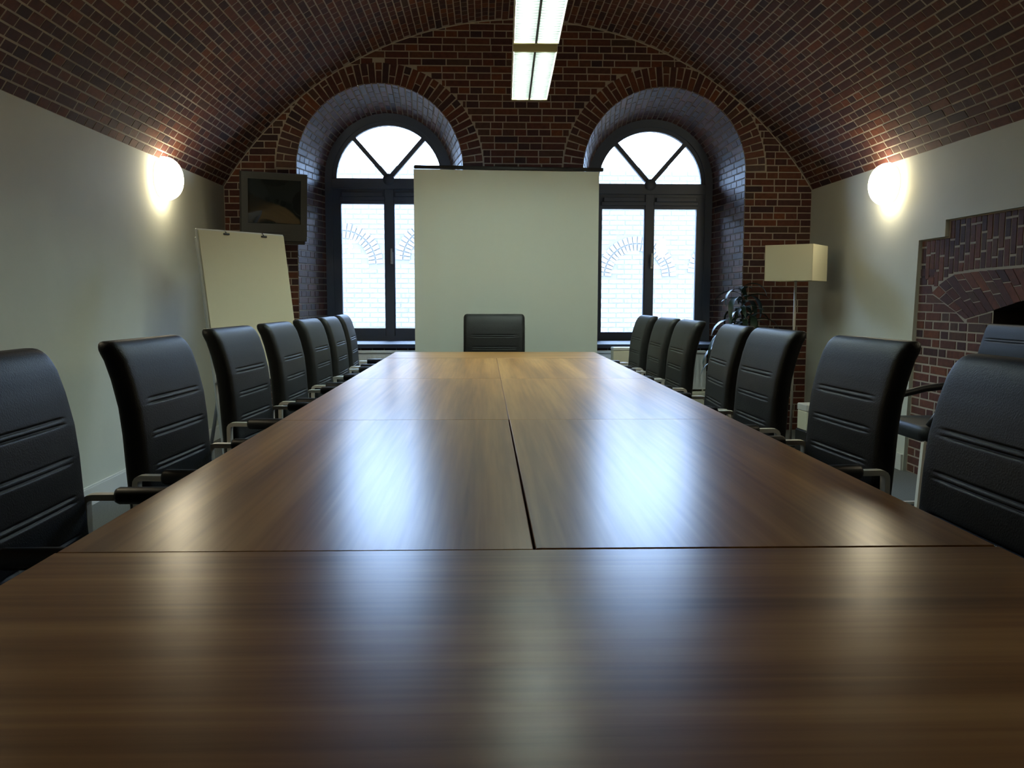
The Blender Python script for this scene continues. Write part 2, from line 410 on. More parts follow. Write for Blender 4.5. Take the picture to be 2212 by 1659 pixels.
slab([(2*Y0-5.141, 1.583), (2*Y0-5.141, ZS+.05), (5.141, ZS+.05), (5.141, 1.583)])
slab(mir(B)); slab([(YF-.1, 0), (YF-.1, ZS+.05), (2*Y0-5.452, ZS+.05), (2*Y0-5.452, 1.483), (2*Y0-5.524, 0)])
wr.build('wall_right', M['plaster'], kind='structure')
MB().box((XL-.1, YF-.1, 0), (XR+.1, YF, ZTOP)).build('wall_front', M['plaster'], kind='structure')

# baseboards
def board(name, x0, x1, y0, y1):
    MB().box((x0, y0, 0), (x1, y1, .095)).box((min(x0, x1)+.003*(x0 < 0)*0, y0, .095), (x1-.004*(1 if x0 < 0 else 0) if x0 < 0 else x1, y1, .105)).build(name, M['paint'], kind='structure')
board('baseboard_left', XL, XL+.014, YF, YB-.002)
MB().box((XR-.014, 5.53, 0), (XR, YB-.002, .105)).build('baseboard_right', M['paint'], kind='structure')

# ------------------------------------------------------------------ brick arch in the right wall
def lerp(a, b, t): return (a[0]+(b[0]-a[0])*t, a[1]+(b[1]-a[1])*t)
def along(poly, t):
    ls = [math.dist(poly[i], poly[i+1]) for i in range(len(poly)-1)]; d = t*sum(ls)
    for i, l in enumerate(ls):
        if d <= l or i == len(ls)-1: return lerp(poly[i], poly[i+1], min(1, d/l))
        d -= l
BOT = [(4.915, 1.0), (4.70, 1.040), (4.345, 1.113), (4.05, 1.135), (Y0, 1.142)]
TOP = [(5.306, 1.153), (5.20, 1.215), (5.08, 1.258), (4.85, 1.272), (4.36, 1.279), (Y0, 1.283)]
def zin(y):                                              # underside of the arch over the opening
    yy = abs(y-Y0)+Y0
    for (a, b) in zip(BOT, BOT[1:]):
        if b[0] <= yy <= a[0]: return a[1]+(b[1]-a[1])*(a[0]-yy)/(a[0]-b[0])
    return 1.0
ba = thing('brick_arch', 'exposed brick arch over a dark opening in the right plaster wall', 'brick arch')
mp = MB(); xm = BX+.002; OP = 4.64
cols = [2*Y0-5.56, 2*Y0-OP]+[2*Y0-OP+(2*(OP-Y0))*k/20 for k in range(1, 20)]+[OP, 5.56]
for y0, y1 in zip(cols, cols[1:]):
    ins = y0 >= 2*Y0-OP-1e-6 and y1 <= OP+1e-6
    z0, z1 = (zin(y0), zin(y1)) if ins else (0, 0)
    mp.add([(xm, y0, z0), (xm, y1, z1), (xm, y1, 1.60), (xm, y0, 1.60)], [(0, 1, 2, 3)])
mp.build('mortar_bed', M['mortar'], ba)
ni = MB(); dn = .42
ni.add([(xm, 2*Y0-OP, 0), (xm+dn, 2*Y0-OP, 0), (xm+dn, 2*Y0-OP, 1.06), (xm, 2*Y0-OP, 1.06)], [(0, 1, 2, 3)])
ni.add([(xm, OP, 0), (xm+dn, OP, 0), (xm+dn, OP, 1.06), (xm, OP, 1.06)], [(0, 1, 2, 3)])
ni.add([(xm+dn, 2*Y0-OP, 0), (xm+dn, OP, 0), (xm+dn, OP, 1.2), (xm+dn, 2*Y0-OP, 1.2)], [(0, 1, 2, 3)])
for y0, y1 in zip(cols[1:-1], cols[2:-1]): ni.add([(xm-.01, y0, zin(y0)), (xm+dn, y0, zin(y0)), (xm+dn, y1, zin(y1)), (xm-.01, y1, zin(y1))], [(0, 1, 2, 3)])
ni.build('niche', M['niche_brown'], ba)
ms = []
def wallbrick(p, q, H):                                  # from p to q in the wall plane (y, z)
    d = (q[0]-p[0], q[1]-p[1]); L = math.hypot(*d)
    if L < .03: return
    for (a, b) in ((p, q), ((2*Y0-p[0], p[1]), (2*Y0-q[0], q[1]))):
        ms.append(bm4((BX, (a[0]+b[0])/2, (a[1]+b[1])/2), (0, b[0]-a[0], b[1]-a[1]), (-1, 0, 0), L-.007, H))
nfan = 0
def fanbrick(q):
    """a brick cut to the quad q (points in the wall plane), front edges chamfered"""
    global nfan
    c = (sum(p[0] for p in q)/4, sum(p[1] for p in q)/4)
    def ins(p, e): L = math.dist(p, c); return lerp(p, c, min(.45, e/L))
    x0 = BX+random.uniform(-.0016, .0006); vs = []
    for e, x in ((.0055, x0), (.0035, x0+.0035), (.0035, x0+.03)): vs += [(x, *ins(p, e)) for p in q]
    fs = [(0, 1, 2, 3)]+[(i, (i+1) % 4, (i+1) % 4+4, i+4) for i in range(4)]+[(i+4, (i+1) % 4+4, (i+1) % 4+8, i+8) for i in range(4)]
    MB().add(vs, fs).build('brick', M['brick'], ba); nfan += 1
z = 0; k = 0; PB = .0545
while z < 1.26:
    zm = z+PB/2; yl = 5.524-(.072)*zm/1.483-.004
    y_in = OP if z+PB < 1.02 else (4.915+(z+PB-1.0)*.391/.153+.01 if z+PB < 1.153 else 5.306+(z+PB-1.153)*-.3)
    y = yl; j = 0
    seq = ([STR, HEAD] if k % 2 else [HEAD, STR])
    if random.random() < .3: seq = [HEAD, HEAD, STR]
    while y > y_in+.03:
        L = min(seq[j % len(seq)]+random.uniform(-.01, .01), y-y_in)
        if y-L-y_in < .04: L = y-y_in
        if y-L-y_in < .001 and z+PB > 1.02 and z < 1.153:          # cut to the slope of the skewback
            kk = .391/.153; q = [(y-.002, z+.001), (4.915+(max(z, 1.0)-1.0)*kk+.004, z+.001), (4.915+(min(z+PB, 1.153)-1.0)*kk+.004, z+PB-.001), (y-.002, z+PB-.001)]
            fanbrick(q); fanbrick([(2*Y0-p[0], p[1]) for p in q]); break
        wallbrick((y-.004, zm), (y-L+.004, zm), PB-JB-.001); y -= L; j += 1
    z += PB; k += 1
fan = [0.0]; acc = 0; N_ = 600                           # fan of bricks over the opening, spaced evenly across their own width
def fline(t): return along(BOT, t), along(TOP, min(1, t**.9))
for i in range(N_):
    (b0, u0), (b1, u1) = fline(i/N_), fline((i+1)/N_)
    d = (u0[0]-b0[0], u0[1]-b0[1]); L = math.hypot(*d); m = ((b1[0]+u1[0]-b0[0]-u0[0])/2, (b1[1]+u1[1]-b0[1]-u0[1])/2)
    acc += abs(d[0]*m[1]-d[1]*m[0])/L
    if acc >= .052: fan.append((i+1)/N_); acc = 0
fan.append(1.0)
for k, (t0, t1) in enumerate(zip(fan, fan[1:])):
    (b0, u0), (b1, u1) = fline(t0), fline(t1); L = (math.dist(b0, u0)+math.dist(b1, u1))/2
    cuts = [0]; x = [.105, .2, .15][k % 3]
    if L < .2: x = [L*.42, L*.62, 2*L][k % 3]
    while x < L-.05: cuts.append(x/L); x += [.11, .2, .1][(k+len(cuts)) % 3]
    cuts.append(1)
    for c0, c1 in zip(cuts, cuts[1:]):
        q = [lerp(b0, u0, c0), lerp(b1, u1, c0), lerp(b1, u1, c1), lerp(b0, u0, c1)]
        fanbrick(q); fanbrick([(2*Y0-p[0], p[1]) for p in q])
for q in ([(4.90, .982), (4.78, .982), (4.78, 1.022), (4.90, 1.0)], [(4.778, .982), (4.648, .982), (4.648, 1.045), (4.778, 1.023)]):
    fanbrick(q); fanbrick([(2*Y0-p[0], p[1]) for p in q])
y = 5.448; k = 0
while y > Y0+.02:
    ym_ = y-PB/2; top = 1.481 if ym_ > 5.141 else 1.581
    tz = None
    for (a, b) in zip(TOP, TOP[1:]):
        if b[0] <= ym_ <= a[0]: tz = a[1]+(b[1]-a[1])*(a[0]-ym_)/(a[0]-b[0])
    if tz is None: tz = 1.225
    z = tz+.006; x = z+[.10, .155, .06][k % 3]; lo = z
    while lo < top-.02:
        hi = min(top, x)
        if top-hi < .035: hi = top
        wallbrick((ym_, lo+.002), (ym_, hi-.002), PB-.006); lo = hi; x = hi+[.105, .2][(k) % 2]
    y -= PB; k += 1
lay(ms, ba, 300-nfan)

# ------------------------------------------------------------------ windows
for wi, w in enumerate(WIN):
    cx, dz = w['wx'], w['dz']; root = root_structure('window_%d' % (wi+1), (cx, YW, dz))
    zs = 2.18
    def arch(r, zb, n=32): return [(-r, zb)]+[(r*math.cos(PI-PI*k/n), zs+r*math.sin(PI-PI*k/n)) for k in range(n+1)]+[(r, zb)]
    def band(mb, ro, ri, zb, y0, y1):
        o_, i_ = arch(ro, zb), arch(ri, zb)
        mb.loft([[(o[0], y0, o[1]), (i[0], y0, i[1]), (i[0], y1, i[1]), (o[0], y1, o[1])] for o, i in zip(o_, i_)], smooth=False)
    f = MB(); band(f, .585, .502, .74-dz, -.015, .07); band(f, .502, .466, 2.18, .005, .055)
    f.box((-.57, -.02, .735-dz), (.57, .07, .775)); f.build('frame', M['frame'], root)
    MB().box((-.51, -.02, 2.085), (.51, .06, 2.18), bev=.006).build('transom', M['frame'], root)
    MB().box((-.043, -.012, .77), (.043, .06, 2.09), bev=.005).build('mullion', M['frame'], root)
    for s in (-1, 1):
        m = MB(); a = math.radians(48.5); d = Vector((s*math.cos(a), 0, math.sin(a))); nn = Vector((-d.z, 0, d.x)); p0 = Vector((0, 0, 2.18)); p1 = p0+d*.475
        m.loft([[p+nn*q+Vector((0, yy, 0)) for q, yy in ((-.02, 0), (.02, 0), (.02, .05), (-.02, .05))] for p in (p0, p1)], smooth=False)
        m.build('muntin', M['frame'], root)
        c = MB(); xa, xb = (-.505, -.04) if s < 0 else (.04, .505)
        ga, gb = (-.43, -.046) if s < 0 else (.046, .43); gz0, gz1 = .845, 1.957
        c.box((xa, 0, .77), (ga, .05, 2.085)).box((gb, 0, .77), (xb, .05, 2.085)).box((ga, 0, .77), (gb, .05, gz0)).box((ga, 0, gz1), (gb, .05, 2.085))
        cas = c.build('casement', M['frame'], root)
        MB().box((ga, .022, gz0), (gb, .028, gz1)).build('pane', M['glass'], cas)
        MB().box((ga-.01, -.022, 1.985), (gb+.01, 0, 2.02), bev=.004).box((ga+.01, -.034, 2.02), (gb-.01, 0, 2.058), bev=.004).build('vent_cover', M['frame'], cas)
        if s < 0: MB().box((.008, -.032, 1.42), (.034, -.012, 1.53), bev=.004).box((.012, -.052, 1.44), (.03, -.03, 1.46), bev=.003).box((.012, -.058, 1.44), (.03, -.044, 1.56), bev=.004).build('handle', M['alu'], root)
    MB().lathe([(0.001, -.02), (.05, -.02), (.05, .06), (.001, .06)], 20, Matrix.Translation((0, .03, 2.17)) @ Matrix.Rotation(PI/2, 4, 'X')).build('hub', M['frame'], root)
    a0 = math.radians(48.5)
    for b0, b1 in ((0, a0), (a0, PI-a0), (PI-a0, PI)):
        g = MB(); n = 12; pts = [(0, 2.18)]+[(.47*math.cos(b0+(b1-b0)*k/n), 2.18+.47*math.sin(b0+(b1-b0)*k/n)) for k in range(n+1)]; q = len(pts)
        g.add([(x, .022, z) for x, z in pts]+[(x, .028, z) for x, z in pts], [tuple(range(q)), tuple(range(2*q-1, q-1, -1))]+[(i, i+q, (i+1) % q+q, (i+1) % q) for i in range(q)])
        g.build('pane', M['glass'], root)
    MB().box((-w['r']-.06, -YW+YB-.045, .70-dz), (w['r']+.06, -YW+YB+.0, .735-dz), bev=.005).box((-.66, -YW+YB, .70-dz), (.66, .0, .735-dz)).build('window_sill', M['sill'], root)

# ------------------------------------------------------------------ outside: pale courtyard wall
fy = 11.2; fb = MB().box((-9, fy+.006, -1.5), (9, fy+.3, 2.78))
fc = fb.build('courtyard_wall', M['facade_joint']); tag(fc, 'pale brick courtyard wall seen outside through both windows', 'wall')
ms = []; z = -.4; k = 0
ARCS = [(-1.80, 1.55), (-.62, 1.6), (1.95, 1.4), (3.12, 1.45)]
while z < 2.76:
    x = -5.5+(STR/2 if k % 2 else 0)
    while x < 6:
        L = (STR if k % 2 else STR)
        cx_ = x+L/2
        if not any(abs(math.hypot(cx_-ax, z-az)-.42) < .10 and z > az-.05 for ax, az in ARCS): ms.append(Matrix(((L-.014, 0, 0, cx_), (0, 0, -.012*0-DEPTH, fy), (0, .062-.012, 0, z), (0, 0, 0, 1))))
        x += L
    z += .062; k += 1
for ax, az in ARCS:
    for k in range(24):
        a = PI*(k+.5)/24
        for r0 in (.37, .47):
            d = Vector((math.cos(a), 0, math.sin(a))); ms.append(bm4(Vector((ax, fy-.008, az))+d*r0, d, (0, -1, 0), .085, r0*PI/24-.012, False))
v, f = [], []
for m in ms:
    k = len(v); v += [tuple(m @ Vector(p)) for p in UV]; f += [tuple(j+k for j in q) for q in UF]
me = bpy.data.meshes.new('brickwork'); me.from_pydata(v, [], f); me.materials.append(M['facade']); me.update()
o = bpy.data.objects.new('brickwork', me); C.objects.link(o); o.parent = fc; o['kind'] = 'stuff'
MB().box((-9, 8.1, -1.6), (9, fy+.3, -1.5)).build('paving', M['paving'], kind='structure')

# ------------------------------------------------------------------ tables
def table(loc, rz, L, Wd, label, ly=0, inset=.2):
    t = thing('conference_table', label, 'table', (loc[0], loc[1], 0), rz, 'walnut tables pushed together')
    h = .74
    MB().box((-L/2, -Wd/2, h-.026), (L/2, Wd/2, h), bev=.0012).build('tabletop', M['wood'], t)
    MB().box((-L/2+.12, ly-.03, h-.07), (L/2-.12, ly+.03, h-.026)).build('beam', M['steel'], t)
    for s in (-1, 1):
        lg = MB().box((s*(L/2-inset)-.03, ly-.03, .02), (s*(L/2-inset)+.03, ly+.03, h-.07), bev=.004).build('leg', M['steel'], t)
        MB().box((s*(L/2-inset)-.09, ly-.09, 0), (s*(L/2-inset)+.09, ly+.09, .02), bev=.004).build('foot_plate', M['steel'], lg)
    return t
TXL, TXR = -.626, .774
table(((TXL+TXR)/2, .5616+.35, 0), 0, 1.404, .698, 'walnut conference table nearest the camera, set crosswise with grain running left to right')
row = ['first long walnut conference table on the %s, touching the nearest crosswise table', 'middle long walnut conference table on the %s of the row', 'farthest long walnut conference table on the %s, touching the end table']
for i in range(3):
    yl = 1.2625+1.4*i
    wd = .6978 if i == 0 else .6992
    table((TXL+wd/2, yl+.699, 0), PI/2, 1.398, wd, row[i] % 'left', -.12)
    table((TXR-wd/2, yl+.699+(.0035 if i == 0 else .001), 0), PI/2, 1.395 if i == 0 else 1.398, wd, row[i] % 'right', .12)
table(((TXL+TXR)/2, 5.472+.325, 0), 0, 1.40, .648, 'walnut conference table at the far end, set crosswise before the head chair', 0, .38)

# ------------------------------------------------------------------ conference chairs
def interp(tab, z):
    for (z0, x0), (z1, x1) in zip(tab, tab[1:]):
        if z <= z1: 
            t = max(0, (z-z0)/(z1-z0)); return x0+(x1-x0)*t
    return tab[-1][1]
def rrect(x0, x1, hy, r, n=5):
    """rounded rectangle outline in (x, y)"""
    pts = []
    for (cx, cy, a0) in ((x1-r, hy-r, 0), (x0+r, hy-r, PI/2), (x0+r, -hy+r, PI), (x1-r, -hy+r, 1.5*PI)):
        pts += [(cx+r*math.cos(a0+PI/2*k/n), cy+r*math.sin(a0+PI/2*k/n)) for k in range(n+1)]
    return pts
def backrest(tabf, th, hw, z0, z1, grooves, gw, groove_d=.0055):
    zs = [z0+(z1-z0)*k/34 for k in range(35)]
    for g in grooves: zs += [g+d for d in (-.020, -.013, -.0105, -.009, -.0075, -.006, -.0045, -.002, 0, .002, .0045, .006, .0075, .009, .0105, .013, .020)]
    zs = sorted(z for z in set(round(z, 4) for z in zs) if z <= z1-.03)+[z1-.022, z1-.014, z1-.007, z1-.002, z1]
    ring = []
    for z in zs:
        xf = interp(tabf, z); t = z1-z; k = 1.0; hy = hw
        if t < .03: q = math.sqrt(max(0, 1-((.03-t)/.03)**2)); k = .35+.65*q; hy = hw-.022*(1-q)
        if z-z0 < .02: k = min(k, .6+.4*(z-z0)/.02)
        xm_ = xf-th/2; x1 = xm_+th/2*k; x0 = xm_-th/2*k; r = min(.026, (x1-x0)*.45)
        pts = []
        # front face subdivided so that the stitched grooves can sink in
        ys = [-(hy-r)+2*(hy-r)*i/24 for i in range(25)]
        dep = 0
        for g in grooves:
            d = abs(z-g); dep = max(dep, groove_d*max(0, 1-abs(d-.0065)/.0042))
            dep = max(dep, -.002)
        arcs = rrect(x0, x1, hy, r)
        fr = []
        for y in ys:
            e = max(0, min(1, (gw-abs(y))/.02)); pil = .003*math.cos(y/hy*PI/2)
            fr.append((x1-dep*e+pil, y, z))
        q = 6
        left = [(a, b, z) for a, b in arcs]
        # arcs order: +x+y corner, -x+y, -x-y, +x-y ; front edge runs from the last corner back to the first
        pts = left+fr[1:-1]
        ring.append(pts)
    mb = MB(); mb.loft(ring); return mb
TABF = [(.44, -.213), (.55, -.212), (.66, -.220), (.76, -.226), (.83, -.234), (.90, -.250), (.95, -.266), (1.0, -.292)]
def cushion(x0, x1, hy, z0, z1, r):
    mb = MB(); ring = []
    for k in range(9):
        a = -PI/2+PI*k/8; zz = (z0+z1)/2+(z1-z0)/2*math.sin(a); ins = r*(1-math.cos(a))*.6
        ring.append([(x, y, zz) for x, y in rrect(x0+ins, x1-ins, hy-ins, .05)])
    mb.loft(ring); return mb
def make_chair(label):
    t = thing('conference_chair', label, 'chair', group='black leather chairs round the long table')
    backrest(TABF, .062, .226, .44, 1.0, [.842, .755, .668, .581], .158).build('backrest', M['leather'], t)
    cushion(-.20, .25, .224, .40, .475, .035).build('seat', M['leather'], t)
    for s in (-1, 1):
        fr = MB().ribbon([(-.235, .43), (-.235, .655), (.20, .655), (.245, .013), (-.24, .013)], .026, .014, s*.246)
        fr = fr.build('side_frame', M['chrome'], t)
        pad = MB(); rg = []
        for x, k in ((-.165, .82), (-.158, 1), (.165, 1), (.178, .8)):
            rg.append([(x, s*.246+.021*k*math.cos(2*PI*j/14), .657+.020*k*math.sin(2*PI*j/14)) for j in range(14)])
        pad.loft(rg).build('arm_pad', M['black'], fr)
    cb = MB()
    for x in (-.18, .18): cb.box((x-.015, -.246, .385), (x+.015, .246, .40))
    cb.build('cross_bar', M['chrome'], t)
    return t
PL = [('L', -.682, 1.756, .5), ('L', -.637, 2.446, -4), ('L', -.677, 3.399, -4.1), ('L', -.653, 4.06, -1.9), ('L', -.655, 4.785, -1.5), ('L', -.640, 5.345, .2), ('L', -.675, 6.085, 2.6),
      ('R', .693, 1.558, .7), ('R', .811, 2.473, 4.2), ('R', .783, 3.225, 1.5), ('R', .783, 3.777, -3.5), ('R', .787, 4.62, -.4), ('R', .783, 5.178, -.1), ('R', .798, 5.919, .4)]
where = {'L': ['nearest the camera on the left side of the table, cropped', 'second from the camera on the left side of the table',
               'third from the camera on the left side, standing before the flipchart', 'fourth from the camera on the left, near the flipchart right edge',
               'fifth from the camera on the left, half hiding the sixth', 'sixth from the camera on the left, mostly hidden behind the fifth',
               'farthest on the left side, before the left window'],
         'R': ['nearest the camera on the right side of the table, cropped', 'second from the camera on the right, before the plaster wall',
               'third from the camera on the right, below the square lamp shade', 'fourth from the camera on the right, before the plant',
               'fifth from the camera on the right, before the right window frame', 'sixth from the camera on the right, between fifth and farthest',
               'farthest on the right side, slimmest in view before the right window']}
chair0 = None; cnt = {'L': 0, 'R': 0}
for sd, x, y, r in PL:
    lab = 'black leather chair '+where[sd][cnt[sd]]; cnt[sd] += 1
    rz = math.radians(r)+(0 if sd == 'L' else PI)
    if chair0 is None:
        chair0 = make_chair(lab); chair0.location = (x, y, 0); chair0.rotation_euler = (0, 0, rz)
    else: dup(chair0, (x, y, 0), rz, lab)
dup(chair0, (.070, 6.165, 0), -PI/2, 'black leather chair at the head of the table, before the projection screen')

# visitor chair by the brick arch
vc = thing('visitor_chair', 'dark armchair with curved black arm standing before the brick arch', 'chair', (2.40, 4.38, 0), PI)
TABV = [(.44, -.20), (.55, -.205), (.7, -.225), (.85, -.25), (.97, -.285)]
backrest(TABV, .06, .225, .50, .985, [.90, .80], .17).build('backrest', M['leather'], vc)
cushion(-.19, .26, .235, .41, .49, .04).build('seat', M['leather'], vc)
for s in (-1, 1):
    lg = MB().ribbon([(-.20, .42), (.235, .42), (.26, .013), (-.27, .013)], .026, .014, s*.20).build('side_frame', M['chrome'], vc)
    MB().tube([(.25, s*.262, .50), (.21, s*.266, .555), (.12, s*.268, .60), (.0, s*.268, .63), (-.12, s*.266, .645), (-.20, s*.262, .648), (-.245, s*.25, .63)], [.014, .017, .019, .02, .02, .018, .014], 12).build('armrest', M['black'], vc)

# ------------------------------------------------------------------ projection screen
ps = thing('projection_screen', 'free-standing white projection screen with black top bar behind the head chair', 'projection screen', (.172, 6.9, 0))
fab = MB(); rows = []
NX, NZ = 40, 12
for j in range(NZ+1):
    z = .14+(2.112-.14)*j/NZ
    rows.append([(-.722+1.444*i/NX, .006*math.sin(i*.9)*math.exp(-((i-7)/7)**2)-.004*math.sin(i*.35), z-.012*(i/NX)*(j/NZ)) for i in range(NX+1)])
back = [[(x, y+.003, z) for x, y, z in r] for r in rows]
fab.loft(rows, closed=False); fab.loft(back, closed=False); fab.build('screen_fabric', M['screen'], ps)
MB().box((-.738, -.014, 2.110), (.735, .014, 2.136), bev=.004, M4=Matrix.Rotation(.009, 4, 'Y')).build('top_bar', M['black'], ps)
MB().box((-.76, -.05, .02), (.76, .05, .14), bev=.01).build('base_case', M['black'], ps)
MB().tube([(0, .03, .12), (0, .03, 2.12)], .012).build('support_pole', M['alu'], ps)
for s in (-1, 1): MB().box((s*.55-.02, -.16, 0), (s*.55+.02, .16, .022), bev=.004).build('foot', M['black'], ps)

# ------------------------------------------------------------------ flipchart
fcn = thing('flipchart', 'cream paper flipchart on an easel in the far left corner', 'flipchart', (-1.60, 5.86, 0), math.atan2(.55, .415))
# local: x along the board, -y towards the room; leaning back 9 degrees
LT = Matrix.Translation((0, 0, 1.55)) @ Matrix.Rotation(-math.radians(9), 4, 'X')
MB().box((-.345, 0, -.98), (.345, .018, 0), M4=LT, bev=.003).build('board', M['board'], fcn)
pad = MB().box((-.338, -.010, -.90), (.338, -.001, -.012), M4=LT).build('paper_pad', M['paper'], fcn)
for x in (-.135, .165): MB().box((x-.022, -.022, -.034), (x+.022, -.008, -.022), M4=LT, bev=.003).tube([(x, -.014, -.026), (x, .0, -.004)], .005, 8, LT).build('pad_hook', M['black'], fcn)
MB().box((-.34, -.05, -.985), (.34, .0, -.955), M4=LT, bev=.003).build('pen_tray', M['alu'], fcn)
for s in (-1, 1): MB().box((s*.325-.016, .018, -1.555), (s*.325+.016, .036, -.05), M4=LT, bev=.003).build('leg', M['alu'], fcn)
MB().tube([(0, .02, 1.42), (0, .42, .02)], .013).build('rear_leg', M['alu'], fcn)

# ------------------------------------------------------------------ television
tvr = thing('television', 'old grey tube television on a bracket in the upper left corner', 'television', (-1.612, 6.83, 1.81))
R4 = Matrix.Rotation(math.radians(22), 4, 'Z') @ Matrix.Rotation(math.radians(9), 4, 'X')
w2, h2 = .245, .255
cs = MB(); rg = []
for y, sx, sz0, sz1 in ((0, 1, -1, 1), (.10, 1, -1, 1), (.14, .95, -.95, .95), (.34, .62, -.62, .55), (.37, .58, -.58, .5)):
    rg.append([(-w2*sx, y, h2*sz0), (w2*sx, y, h2*sz0), (w2*sx, y, h2*sz1), (-w2*sx, y, h2*sz1)])
cs.loft(rg, smooth=False, M4=R4)
# bezel around the tube
bz = [(-w2, -h2, -w2+.045, -.115), ]
fx0, fx1, fz0, fz1 = -.198, .198, -.125, .205
for a, b in (((-w2, -.018, -h2), (fx0, 0, h2)), ((fx1, -.018, -h2), (w2, 0, h2)), ((fx0, -.018, -h2), (fx1, 0, fz0)), ((fx0, -.018, fz1), (fx1, 0, h2))): cs.box(a, b, M4=R4)
cs.build('case', M['tv'], tvr)
tb = MB(); tb.loft([[(fx0+(fx1-fx0)*i/12, -.004-.012*(1-((i-6)/6)**2)*(1-((j-5)/5)**2), fz0+(fz1-fz0)*j/10) for i in range(13)] for j in range(11)], closed=False, M4=R4)
tb.build('screen', M['tvglass'], tvr)
MB().box((-.10, -.021, -.195), (.12, -.018, -.188), M4=R4).box((-.10, -.021, -.215), (.12, -.018, -.21), M4=R4).box((-.02, -.021, -.232), (.12, -.018, -.227), M4=R4).build('cassette_slot', M['black'], tvr)
MB().box((-.24, .02, -h2-.03), (.24, .34, -h2-.002), M4=R4, bev=.004).box((-.03, .20, -h2-.09), (.03, .38, -h2-.03), M4=R4).build('wall_bracket', M['black'], tvr)

# ------------------------------------------------------------------ wall lamps
def sconce(x, y, z, s, label):
    t = thing('wall_lamp', label, 'wall lamp', (x, y, z), 0, 'round wall lamps')
    Rm = Matrix.Rotation(s*PI/2, 4, 'Y')
    MB().lathe([(.001, 0), (.125, 0), (.125, .022), (.001, .022)], 32, Rm).build('back_plate', M['paint'], t)
    prof = [(.130, .02)]+[(.142*math.cos(a)**.75 if a < 1.5 else .001, .03+.112*math.sin(a)) for a in [PI/2*k/14 for k in range(14)]]+[(.004, .1421)]
    MB().lathe(prof, 36, Rm).build('opal_bowl', M['sconce'], t)
sconce(XL, 5.88, 1.892, 1, 'glowing round wall lamp on the left plaster wall above the flipchart')
sconce(XR, 5.85, 1.880, -1, 'glowing round wall lamp on the right plaster wall above the floor lamp')
sconce(XL, 2.75, 1.89, 1, 'glowing round wall lamp on the left wall nearest the camera')
sconce(XR, 2.75, 1.88, -1, 'glowing round wall lamp on the right wall nearest the camera')

# ------------------------------------------------------------------ hanging fluorescent lights
def ceiling_light(cx, cy, z, L, label):
    t = thing('ceiling_light', label, 'ceiling light', (cx, cy, z), -.023, 'hanging fluorescent lights'); w = .122; h = .075
    hs = MB().box((-w-.004, -L/2, h-.01), (w+.004, L/2, h)).box((-w-.004, -L/2, 0), (-w, L/2, h)).box((w, -L/2, 0), (w+.004, L/2, h)); hs.build('housing', M['white'], t)
    rf = MB()
    for s in (-1, 1):
        c = s*w/2; rf.loft([[(c+.058*math.sin(a), y, .062-.058*(1-math.cos(a))*0-.05*abs(math.sin(a))**2) for a in [-PI/2+PI*k/10 for k in range(11)]] for y in (-L/2+.01, L/2-.01)], closed=False)
    rf.build('reflector', M['reflector'], t)
    for s in (-1, 1): MB().tube([(s*w/2, -L/2+.02, .036), (s*w/2, L/2-.02, .036)], .013, 12).build('fluorescent_tube', M['tube'], t)
    lv = MB(); nb = int(L/.042)
    for k in range(1, nb):
        y = -L/2+L*k/nb
        for s in (-1, 1): lv.box((s*w/2-.056, y-.0012, .003), (s*w/2+.056, y+.0012, .018))
    lv.box((-.006, -L/2+.005, .0), (.006, L/2-.005, .03))
    o = lv.build('louvre_blades', M['blade'], t); o['kind'] = 'stuff'
    for s in (-1, 1):
        MB().box((-w-.002, s*(L/2-.004)-.006, -.002), (w+.002, s*(L/2-.004)+.006, h), bev=.003).build('end_cap', M['brass'], t)
        MB().tube([(0, s*(L/2-.2), h-.005), (0, s*(L/2-.2), RV+ZC-z-.01)], .002, 6).build('suspension_wire', M['alu'], t)
ceiling_light(.297, 5.62, 2.49, 1.20, 'far hanging fluorescent light with white louvre, its end towards the windows')
ceiling_light(.269, 4.32, 2.505, 1.22, 'near hanging fluorescent light with white louvre, cut by the top picture edge')

# ------------------------------------------------------------------ floor lamp
lx, ly = 2.352, 6.56
lp = thing('floor_lamp', 'unlit floor lamp with square cream shade in the far right corner', 'floor lamp', (lx, ly, 0), math.radians(-38))
sh = MB(); a = .178; z0, z1 = 1.25, 1.515
for (x0, y0, x1, y1) in ((-a, -a, a, -a+.004), (-a, a-.004, a, a), (-a, -a, -a+.004, a), (a-.004, -a, a, a)): sh.box((x0, y0, z0), (x1, y1, z1))
sh.build('lamp_shade', M['shade'], lp)
MB().tube([(0, 0, .02), (0, 0, 1.40)], .010, 12).box((-a, -.004, 1.40), (a, .004, 1.408)).build('pole', M['pole'], lp)
MB().lathe([(.001, 0), (.14, 0), (.14, .016), (.05, .024), (.001, .024)], 32).build('base', M['steel'], lp)
MB().lathe([(.013, 1.40), (.02, 1.41), (.03, 1.45), (.02, 1.49), (.003, 1.50)], 16).build('bulb', M['white'], lp)

